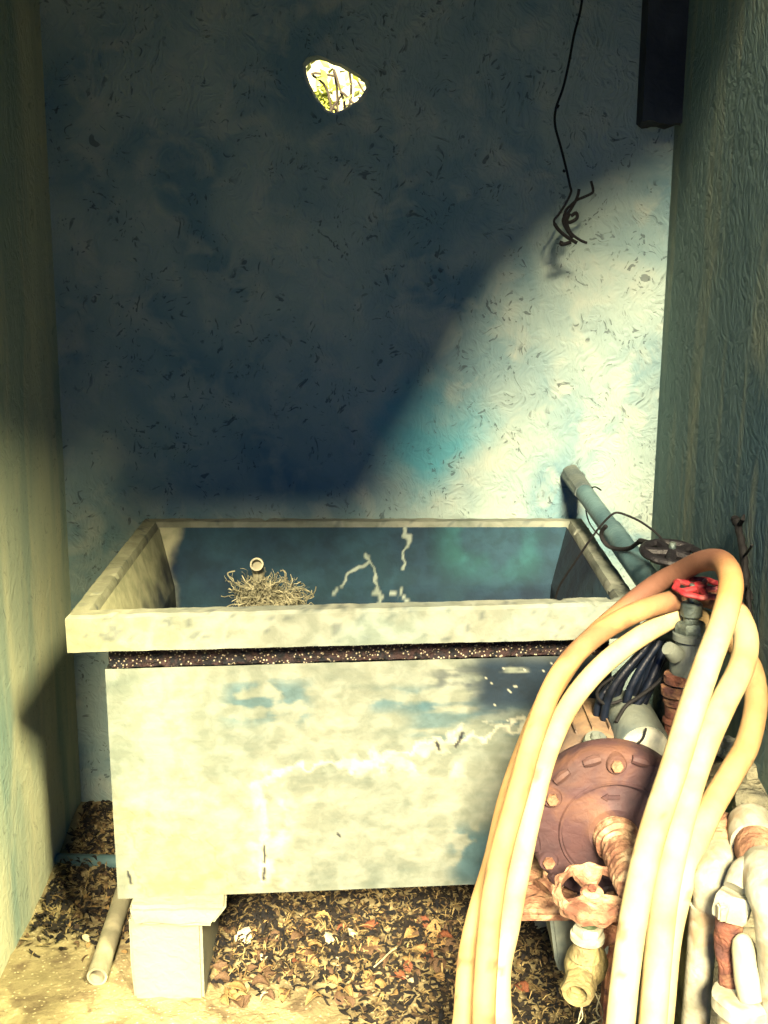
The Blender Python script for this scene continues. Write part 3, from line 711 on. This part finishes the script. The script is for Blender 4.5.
# ------------------------------------------------------------------ yellow hose in three hanging turns
HS = [  # (px, py, Y)
 (455, 1090, 1.50), (464, 1018, 1.55), (469, 956, 1.60), (480, 907, 1.64), (494, 860, 1.69), (508, 800, 1.74), (526, 748, 1.79), (548, 698, 1.84), (580, 650, 1.89), (624, 609, 1.93), (655, 585, 1.93), (681, 571, 1.90), (703, 561, 1.84), (722, 562, 1.78), (731, 582, 1.72), (724, 618, 1.68), (707, 665, 1.65),
 (690, 715, 1.62), (674, 768, 1.59), (653, 832, 1.56), (638, 894, 1.53), (628, 956, 1.50), (621, 1018, 1.46), (615, 1090, 1.42), (600, 1240, 1.35), (545, 1330, 1.32), (500, 1240, 1.36), (487, 1090, 1.44),
 (484, 1018, 1.49), (487, 956, 1.54), (493, 894, 1.59), (503, 845, 1.63), (518, 792, 1.67), (534, 735, 1.72), (557, 679, 1.77), (588, 642, 1.81), (628, 616, 1.84), (668, 602, 1.87), (700, 597, 1.93), (722, 602, 1.92), (738, 615, 1.86), (746, 640, 1.80), (741, 668, 1.75), (724, 702, 1.70),
 (706, 742, 1.66), (691, 784, 1.63), (677, 836, 1.60), (665, 894, 1.56), (658, 956, 1.53), (653, 1018, 1.49), (648, 1090, 1.45), (640, 1260, 1.38), (580, 1330, 1.38), (515, 1180, 1.46), (503, 1040, 1.54),
 (500, 975, 1.60), (509, 927, 1.64), (519, 873, 1.67), (531, 815, 1.71), (546, 757, 1.75), (566, 711, 1.79), (590, 678, 1.82), (618, 652, 1.84), (654, 628, 1.86), (682, 615, 1.90), (705, 620, 1.97), (730, 640, 1.98), (750, 665, 1.93), (756, 700, 1.86), (748, 742, 1.80),
 (732, 772, 1.76), (711, 808, 1.71), (692, 850, 1.66), (678, 894, 1.62), (668, 940, 1.60), (662, 1000, 1.57), (655, 1080, 1.54)]
ctrl = [at(*q) for q in HS]
for i, q in enumerate(ctrl):
    if q.z < .03: q.z = .03
P = smooth_path(ctrl, 10)
bm = bmesh.new(); 
RR = []
for i in range(len(P)):
    k = i/10; f = 1 if 14 < k < 25 or 39 < k < 52 or k > 67 else 0
    RR.append(.0178+.0034*f)
RR = [sum(RR[max(0, i-25):i+25])/len(RR[max(0, i-25):i+25]) for i in range(len(RR))]
rings = tube(bm, P, RR, 16)
for i, ring in enumerate(rings):
    s = 1+.004*math.sin(i*2.1)
    for v_ in ring: v_.co = P[i]+(v_.co-P[i])*s
o = build('garden_hose', bm, M['hose'])
cy, orng, brn = srgb(216, 200, 152), srgb(198, 156, 100), srgb(122, 84, 66)
tops = [ctrl[i] for i in (8, 9, 10, 11)]; tops2 = [ctrl[i] for i in (35, 36, 37, 38)]
turn1 = P[:110]; turn2 = P[270:380]
cols = []
nP = len(P)
def hosecol(i, p):
    n1 = fb(p, 14, 4); c_ = lerp(cy, orng, .10+.5*n1)
    k = i/10
    if k < 9: c_ = lerp(c_, orng, .8)
    if 8 <= k < 14.5: c_ = lerp(orng, brn, sm(8, 9.5, k)*(1-sm(12.8, 14.5, k))); 
    if 14.5 <= k < 16: c_ = lerp(orng, cy, k-14.5)
    if 27 <= k < 40: c_ = lerp(lerp(orng, cy, .15), brn, .12+.8*sm(35.5, 37.5, k)+.5*sm(.1, .5, n1))
    if k > 62: c_ = lerp(c_, orng, .65*sm(62, 66, k)*(1-sm(70, 73, k)))
    if mn.noise(p*30) > .62: c_ = lerp(c_, brn, .6)
    return c_
at_ = o.data.color_attributes.new('wear', 'FLOAT_COLOR', 'POINT'); buf = []
for idx, v_ in enumerate(o.data.vertices): buf.extend(hosecol(idx//16, v_.co))
at_.data.foreach_set('color', buf)
tag(o, 'thick yellow rubber hose hung in three turns over the valves beside the tub', 'hose')

# ------------------------------------------------------------------ white painted pipework, lower right
def run(name, pts, m, par, seg=22, rough=0, n=5):
    bm = bmesh.new(); q = [at(x, y, Y) for x, y, Y, r in pts]; P = smooth_path(q, n) if n else q
    R = []
    for i in range(len(pts)-1):
        for k in range(max(n, 1)): R.append(pts[i][3]+(pts[i+1][3]-pts[i][3])*k/max(n, 1))
    R.append(pts[-1][3]); R = R[:len(P)]
    tube(bm, P, R, seg, True, rough); return build(name, bm, m, par)
YW = 1.62; b0 = at(706, 880, YW)
t = empty('standing_pipe', (b0.x, YW, 0)); tag(t, 'white painted vertical pipe with a rusty banded elbow right of the hoses', 'pipe')
bm = bmesh.new(); lathe(bm, [(.0225, -.02), (.0225, at(706, 905, YW).z)], (b0.x, YW, 0), (0, 0, 1), 24, rough=.012); build('pipe_run', bm, M['whitep'], t)
run('elbow', [(708, 925, YW, .023), (709, 900, YW, .026), (711, 880, YW+.005, .031), (716, 866, YW+.03, .033), (722, 854, YW+.06, .034)], M['whitep'], t, 24, .03)
run('rusty_collar', [(716, 858, YW+.045, .026), (719, 850, YW+.065, .036), (723, 838, YW+.09, .037), (726, 830, YW+.11, .033), (728, 822, YW+.13, .02)], M['rustpale'], t, 24, .08)
YV = 1.50
t = empty('pipe_union', (at(748, 990, YV).x, YV, 0)); tag(t, 'white painted pipe union with rusty bands at the right edge', 'pipe')
run('end_cap', [(748, 815, YV+.22, .020), (750, 822, YV+.20, .036), (752, 834, YV+.17, .038), (754, 842, YV+.15, .037)], M['whitep'], t, 28, .03)
run('rusty_band', [(754, 838, YV+.16, .031), (756, 846, YV+.14, .034), (760, 858, YV+.11, .034), (762, 866, YV+.09, .030)], M['rustpale'], t, 28, .05)
run('sleeve', [(761, 862, YV+.10, .030), (765, 872, YV+.07, .036), (770, 890, YV+.03, .036), (776, 910, YV+.0, .034), (780, 960, YV-.01, .032), (782, 1040, YV-.02, .030)], M['whitep'], t, 28, .04)
zf = at(770, 1000, YV)
t2 = empty('pipe_union', (at(735, 930, YV+.05).x, YV+.05, 0)); tag(t2, 'white hex union over a rusty reducer between the white pipes', 'pipe')
hu = at(733, 905, YV+.05); dirn = Vector((.25, .2, .9)).normalized()
bm = bmesh.new(); hexnut(bm, hu-dirn*.022, dirn, .030, .040)
box(bm, at(722, 912, YV+.03), (.014, .016, .026), .003); build('union_nut', bm, M['whitep'], t2)
run('reducer', [(733, 905, YV+.06, .024), (729, 925, YV+.05, .022), (727, 945, YV+.05, .019), (727, 962, YV+.04, .015), (729, 972, YV+.04, .017), (732, 980, YV+.035, .020), (734, 988, YV+.03, .016)], M['rust'], t2, 20, .15)
run('grey_sleeve', [(741, 934, YV+.025, .005), (742, 939, YV+.02, .014), (744, 950, YV+.015, .018), (748, 980, YV+.0, .020), (751, 1000, YV-.01, .018)], M['pvc_pale'], t2, 18)
bm = bmesh.new(); q = at(744, 998, YV+.01); lathe(bm, [(.035, -.02), (.047, -.016), (.047, .004), (.040, .009), (.02, .010)], q, (0, 0, 1), 28, rough=.04)
lathe(bm, [(.036, -q.z-.01), (.036, -.01)], q, (0, 0, 1), 24, rough=.03); build('flange', bm, M['whitep'], t2)
run('link_pipe', [(736, 890, YV+.06, .020), (745, 872, YV+.08, .022), (756, 870, YV+.09, .024)], M['whitep'], t2, 18, .05)

# ------------------------------------------------------------------ black taped cable on the right wall
XW = XR-.012
bm = bmesh.new(); P = smooth_path([atx(x, y, XW) for x, y in ((735, 518), (738, 524), (741, 540), (744, 560), (746, 585), (749, 610), (752, 632), (756, 655), (760, 690), (764, 730))], 6)
R = [.007+.0025*abs(mn.noise(Vector((i*.7, 0, 0))))*2-(.004*sm(20, 45, i)) for i in range(len(P))]; tube(bm, P, R, 10, True, .3)
tube(bm, [atx(738, 524, XW), atx(735, 520, XW-.004), atx(732, 517, XW-.008)], [.006, .004, .002], 8)
tube(bm, [atx(740, 524, XW), atx(743, 519, XW-.004), atx(744, 515, XW)], [.005, .004, .002], 8)
tube(bm, smooth_path([atx(744, 556, XW), atx(749, 550, XW-.008), atx(752, 545, XW-.01)], 4), .0025, 6)
tube(bm, smooth_path([atx(746, 585, XW), atx(751, 592, XW-.008), atx(752, 600, XW-.01)], 4), .002, 6)
tag(build('taped_cable', bm, M['black']), 'frayed black taped cable running down the right wall behind the hoses', 'cable')

# ------------------------------------------------------------------ loose wire hanging from the ceiling in front of the back wall
YH = 2.72
bm = bmesh.new()
pts = [(584, -60), (582, 0), (574, 35), (569, 62), (563, 88), (556, 108), (555, 125), (561, 148), (566, 168), (570, 186), (571, 192), (566, 203), (559, 214), (554, 221), (558, 229), (567, 237), (577, 243)]
P = smooth_path([at(x, y, YH) for x, y in pts], 5); P[0].z = ZC+.01
R = [.0028]*len(P)
for i in range(len(P)-14, len(P)): R[i] = .0042
tube(bm, P, R, 8); 
def tw(q, r): tube(bm, smooth_path([at(x, y, YH-.004) for x, y in q], 5), r, 8)
tw([(587, 243), (580, 240), (572, 234), (567, 226), (564, 218), (566, 210), (571, 205), (577, 200), (584, 197), (592, 193), (593, 189), (591, 181)], .0032)
tw([(579, 189), (578, 195), (575, 202), (569, 212), (563, 220), (567, 230), (573, 238)], .0036)
tw([(571, 216), (576, 213), (577, 218), (571, 222), (567, 222)], .0042)
tw([(562, 241), (561, 244), (565, 244), (571, 242)], .0046)
tw([(565, 172), (563, 170)], .003); tw([(556, 105), (559, 107)], .004)
tw([(569, 213), (566, 222), (569, 232)], .0055)
tag(build('hanging_wire', bm, M['black']), 'thin dark wire hanging from the ceiling with twisted bare ends', 'wire')

# ------------------------------------------------------------------ loose pipes on the ground, left
p0 = atz(97, 977, .02); p1 = atz(124, 893, .028)
bm = bmesh.new(); pipe_end(bm, p1+(p1-p0)*.3, p0, .0215, .0165, 28); tag(build('waste_pipe', bm, M['pvc_pale']), 'short open ended pale plastic pipe lying on the ground beside the concrete block', 'pipe')
q0, q1 = at(58, 860, 2.60), at(130, 862, 2.56)
bm = bmesh.new(); tube(bm, [q0, q1, q1+(q1-q0)*.5], .017, 16); tag(build('waste_pipe', bm, M['pvc']), 'dark pipe lying along the ground behind the left end of the tub', 'pipe')

# ------------------------------------------------------------------ rubble ledge and stones against the right wall
bm = bmesh.new(); zl = at(740, 800, 2.15).z
box(bm, (.635, 2.25, zl/2-.05), (.11, .80, zl-.06), .01); bmesh.ops.subdivide_edges(bm, edges=bm.edges[:], cuts=9, use_grid_fill=True)
for v_ in bm.verts: v_.co += Vector((.02*mn.noise(v_.co*11), 0, .02*mn.noise(v_.co*9+Vector((4, 0, 0)))))
build('trim_2', bm, M['rock'], smooth=False)['kind'] = 'structure'
def stone(px, py, Y, sx, sy, sz, seed):
    g = bmesh.new(); bmesh.ops.create_icosphere(g, subdivisions=3, radius=1)
    for v_ in g.verts:
        d = v_.co.normalized(); k = 1+.28*mn.noise(d*1.5+Vector((seed*3.7, 0, 0)))+.08*mn.noise(d*5+Vector((seed, 2, 0)))
        v_.co = Vector((max(-.8, min(.8, d.x*k))*sx, max(-.8, min(.8, d.y*k))*sy, max(-.75, min(.75, d.z*k))*sz))
    bmesh.ops.rotate(g, verts=g.verts, cent=(0, 0, 0), matrix=Matrix.Rotation(seed*1.3, 3, 'Z') @ Matrix.Rotation(.3*math.sin(seed*5), 3, 'X'))
    bm = bmesh.new(); merge(bm, g, Matrix.Translation(at(px, py, Y))); return build('rubble_stone', bm, M['rock'])
stones = [(716, 768, 2.05, .05, .05, .03, 'flat pale stone under the crumpled film beside the hoses'),
 (704, 782, 2.0, .05, .05, .035, 'tan stone wedged between two turns of hose'),
 (697, 800, 1.95, .04, .05, .03, 'small tan stone lowest between the hose turns'),
 (722, 725, 2.20, .05, .06, .03, 'dark stone behind the right hose bend, highest of the rubble'),
 (752, 770, 1.98, .05, .06, .035, 'pale broad stone right of the hose against the right wall'),
 (760, 745, 2.08, .045, .05, .04, 'grey stone at the right edge above the broad pale one'),
 (757, 800, 1.90, .05, .05, .035, 'large pale stone behind the white end cap'),
 (742, 795, 1.92, .022, .02, .014, 'pebble in the dark gap right of the hose'),
 (744, 807, 1.90, .022, .02, .014, 'second pebble just above the white end cap')]
for i, (px, py, Y, a_, b_, c_, lab) in enumerate(stones):
    tag(stone(px, py, Y, a_, b_, c_, i+1), lab, 'stone', 'rubble stones against the right wall')
bm = bmesh.new(); bmesh.ops.create_icosphere(bm, subdivisions=4, radius=1); fc = at(727, 747, 2.0)
for v_ in bm.verts:
    d = v_.co.copy(); k = 1+.45*mn.noise(d*3)+.25*abs(mn.noise(d*8)); v_.co = fc+Vector((d.x*.034*k, d.y*.03*k, d.z*.016*k))
tag(build('crumpled_film', bm, M['foil'], smooth=False), 'crumpled pale plastic film on the rubble between the hose turns', 'litter')

# ------------------------------------------------------------------ leaf litter
def litter_density(x, y):
    px, py = topx(Vector((x, y, 0)))
    d = 0
    if px > 195: d = sm(1010-.05*(px-200), 960, py+25*fb((x, y, 0), 6, 3)) if px < 430 else 1
    if px < 140: d = sm(960, 915, py+15*fb((x, y, 0), 8, 3))
    if 340 < px: d = max(d, .4+.6*sm(340, 450, px))
    if py > 985 and px < 140: d = 0
    return d
def blade(bm, c, L, w, ang, tilt, curl):
    d = Vector((math.cos(ang), math.sin(ang), tilt)).normalized(); s = d.cross(Vector((0, 0, 1))).normalized(); nrm_ = s.cross(d); P = []
    for k in range(4):
        t_ = k/3; P.append(c+d*L*(t_-.5)+nrm_*curl*L*math.sin(PI*t_)+s*curl*L*.5*t_*t_)
    w_ = [w*.5, w, w, w*.3]; A = [bm.verts.new(p+s*q+nrm_*w*.3) for p, q in zip(P, w_)]; B = [bm.verts.new(p-s*q) for p, q in zip(P, w_)]
    for k in range(3): bm.faces.new((A[k], A[k+1], B[k+1], B[k]))
M['litp'] = mat('straw_pale', srgb(190, 170, 116), srgb(120, 102, 66), 30, .95, 0)
M['litd'] = mat('litter_dark', srgb(48, 42, 34), srgb(18, 20, 24), 30, .95, 0)
bm = bmesh.new(); random.seed(1)
for mi, n, lmin, lmax, w in ((0, 9000, .012, .035, .004), (1, 8000, .010, .035, .0013), (2, 3500, .01, .026, .004)):
    k = 0; first = len(bm.faces)
    while k < n:
        x = random.uniform(XL+.02, .66); y = random.uniform(1.7, 2.82)
        if random.random() > litter_density(x, y): continue
        blade(bm, Vector((x, y, ground(x, y)+random.uniform(.002, .018))), random.uniform(lmin, lmax), w*random.uniform(.5, 1.5), random.random()*6.3, random.gauss(0, .25), random.gauss(0, .25)); k += 1
    bm.faces.ensure_lookup_table()
    for f in bm.faces[first:]: f.material_index = mi
o = build('leaf_litter', bm, M['litd'], smooth=False); o.data.materials.append(M['litp']); o.data.materials.append(M['litter'])
tag(o, 'carpet of dark bark crumbs and pale dry straw covering the ground under the tub', 'litter', kind='stuff')
# separate whole leaves
def leaf_mesh(kind, seed):
    random.seed(seed); bm = bmesh.new(); n = 12; L = 1.0; top = []; c0, c1 = random.uniform(.15, .45), random.uniform(-.4, .4)
    rows = []
    for i in range(n+1):
        t_ = i/n; w = .34*math.sin(PI*t_**.85)**.8*(1+.12*math.sin(i*2.3+seed)) if 0 < i < n else .0
        x = (t_-.5)*L; z = c0*math.sin(PI*t_)*.6; row = []
        for k in (-1, -.5, 0, .5, 1): row.append(bm.verts.new((x, w*k+c1*.2*t_*t_, z+abs(k)*w*(.5+c1)+.03*mn.noise(Vector((i, k*3, seed))))))
        rows.append(row)
    for r0, r1 in zip(rows, rows[1:]):
        for k in range(4): bm.faces.new((r0[k], r0[k+1], r1[k+1], r1[k]))
    bmesh.ops.remove_doubles(bm, verts=bm.verts[:], dist=.0005)
    g = bmesh.new(); off = {}
    ret = bmesh.ops.solidify(bm, geom=bm.faces[:], thickness=.02)
    return bm
leafm = []
for kd in range(4):
    for sd in range(3):
        bm = leaf_mesh(kd, sd+kd*5+1); me = bpy.data.meshes.new('dead_leaf'); bm.to_mesh(me); bm.free(); me.materials.append(LEAF[kd])
        me.polygons.foreach_set('use_smooth', [True]*len(me.polygons)); leafm.append(me)
def leaf(px, py, size, kd, rz, label, group=None, tilt=(0, 0)):
    p = atz(px, py, .015); o = bpy.data.objects.new('dead_leaf', leafm[kd*3+random.randrange(3)]); C.objects.link(o)
    o.location = (p.x, p.y, ground(p.x, p.y)+.006); o.scale = (size,)*3; o.rotation_euler = (tilt[0], tilt[1], rz)
    tag(o, label, 'leaf', group); return o
random.seed(11)
leaf(521, 987, .042, 2, 2.2, 'orange brown lobed leaf on dark ground between the hoses and the drain valve')
leaf(340, 967, .030, 3, .2, 'small whitish leaf lying in the middle of the leaf litter')
leaf(265, 956, .028, 3, 1.2, 'pale cream leaf near the concrete block, left of the whitish one')
leaf(433, 930, .055, 1, 1.5, 'upright tan leaf standing on end under the tub', tilt=(0, -1.1))
leaf(370, 927, .050, 2, 2.6, 'long tan orange leaf slanting near the front edge under the tub')
leaf(343, 926, .032, 2, .4, 'small rust red leaf just left of the long slanting leaf')
leaf(244, 936, .055, 3, 1.1, 'curled pale leaf standing close to the concrete block', tilt=(.4, -.7))
leaf(300, 930, .040, 0, 1.9, 'curled brown leaf in the back row left of the rust red leaf', tilt=(.5, -.4))
leaf(398, 975, .038, 2, 2.8, 'reddish leaf right of the whitish leaf in the litter')
leaf(408, 962, .030, 2, 1.6, 'reddish leaf touching the litter just behind its lower neighbour', tilt=(0, -.6))
k = 0
while k < 130:
    px = random.uniform(212, 470); py = random.uniform(912, 1000)
    if random.random() > 1.15-abs(py-945)/75: continue
    kd = random.choices((0, 1, 2, 3), (5, 5, .9, .5))[0]
    leaf(px, py, random.uniform(.020, .044), kd, random.random()*6.3, 'dry curled %s leaf among the litter in front of and under the tub' % ('dark brown', 'tan', 'rust coloured', 'pale cream')[kd], 'dry %s leaves in the litter' % ('dark brown', 'tan', 'rust coloured', 'pale cream')[kd], (random.gauss(0, .4), random.gauss(0, .4))); k += 1
k = 0
while k < 22:
    px = random.uniform(62, 130); py = random.uniform(885, 955)
    if px < 70 and py > 940: continue
    leaf(px, py, random.uniform(.012, .024), random.choice((0, 0, 1, 1, 3)), random.random()*6.3, 'small dry leaf on the ground left of the concrete block', 'small leaves by the loose pipe', (random.gauss(0, .3), random.gauss(0, .3))); k += 1
# pale twig in the litter
bm = bmesh.new(); P = smooth_path([atz(x, y, .03) for x, y in ((374, 967), (382, 960), (390, 952), (396, 948))], 4); tube(bm, P, .0018, 6)
tag(build('twig', bm, LEAF[3]), 'thin pale twig lying across the leaf litter under the tub', 'twig')
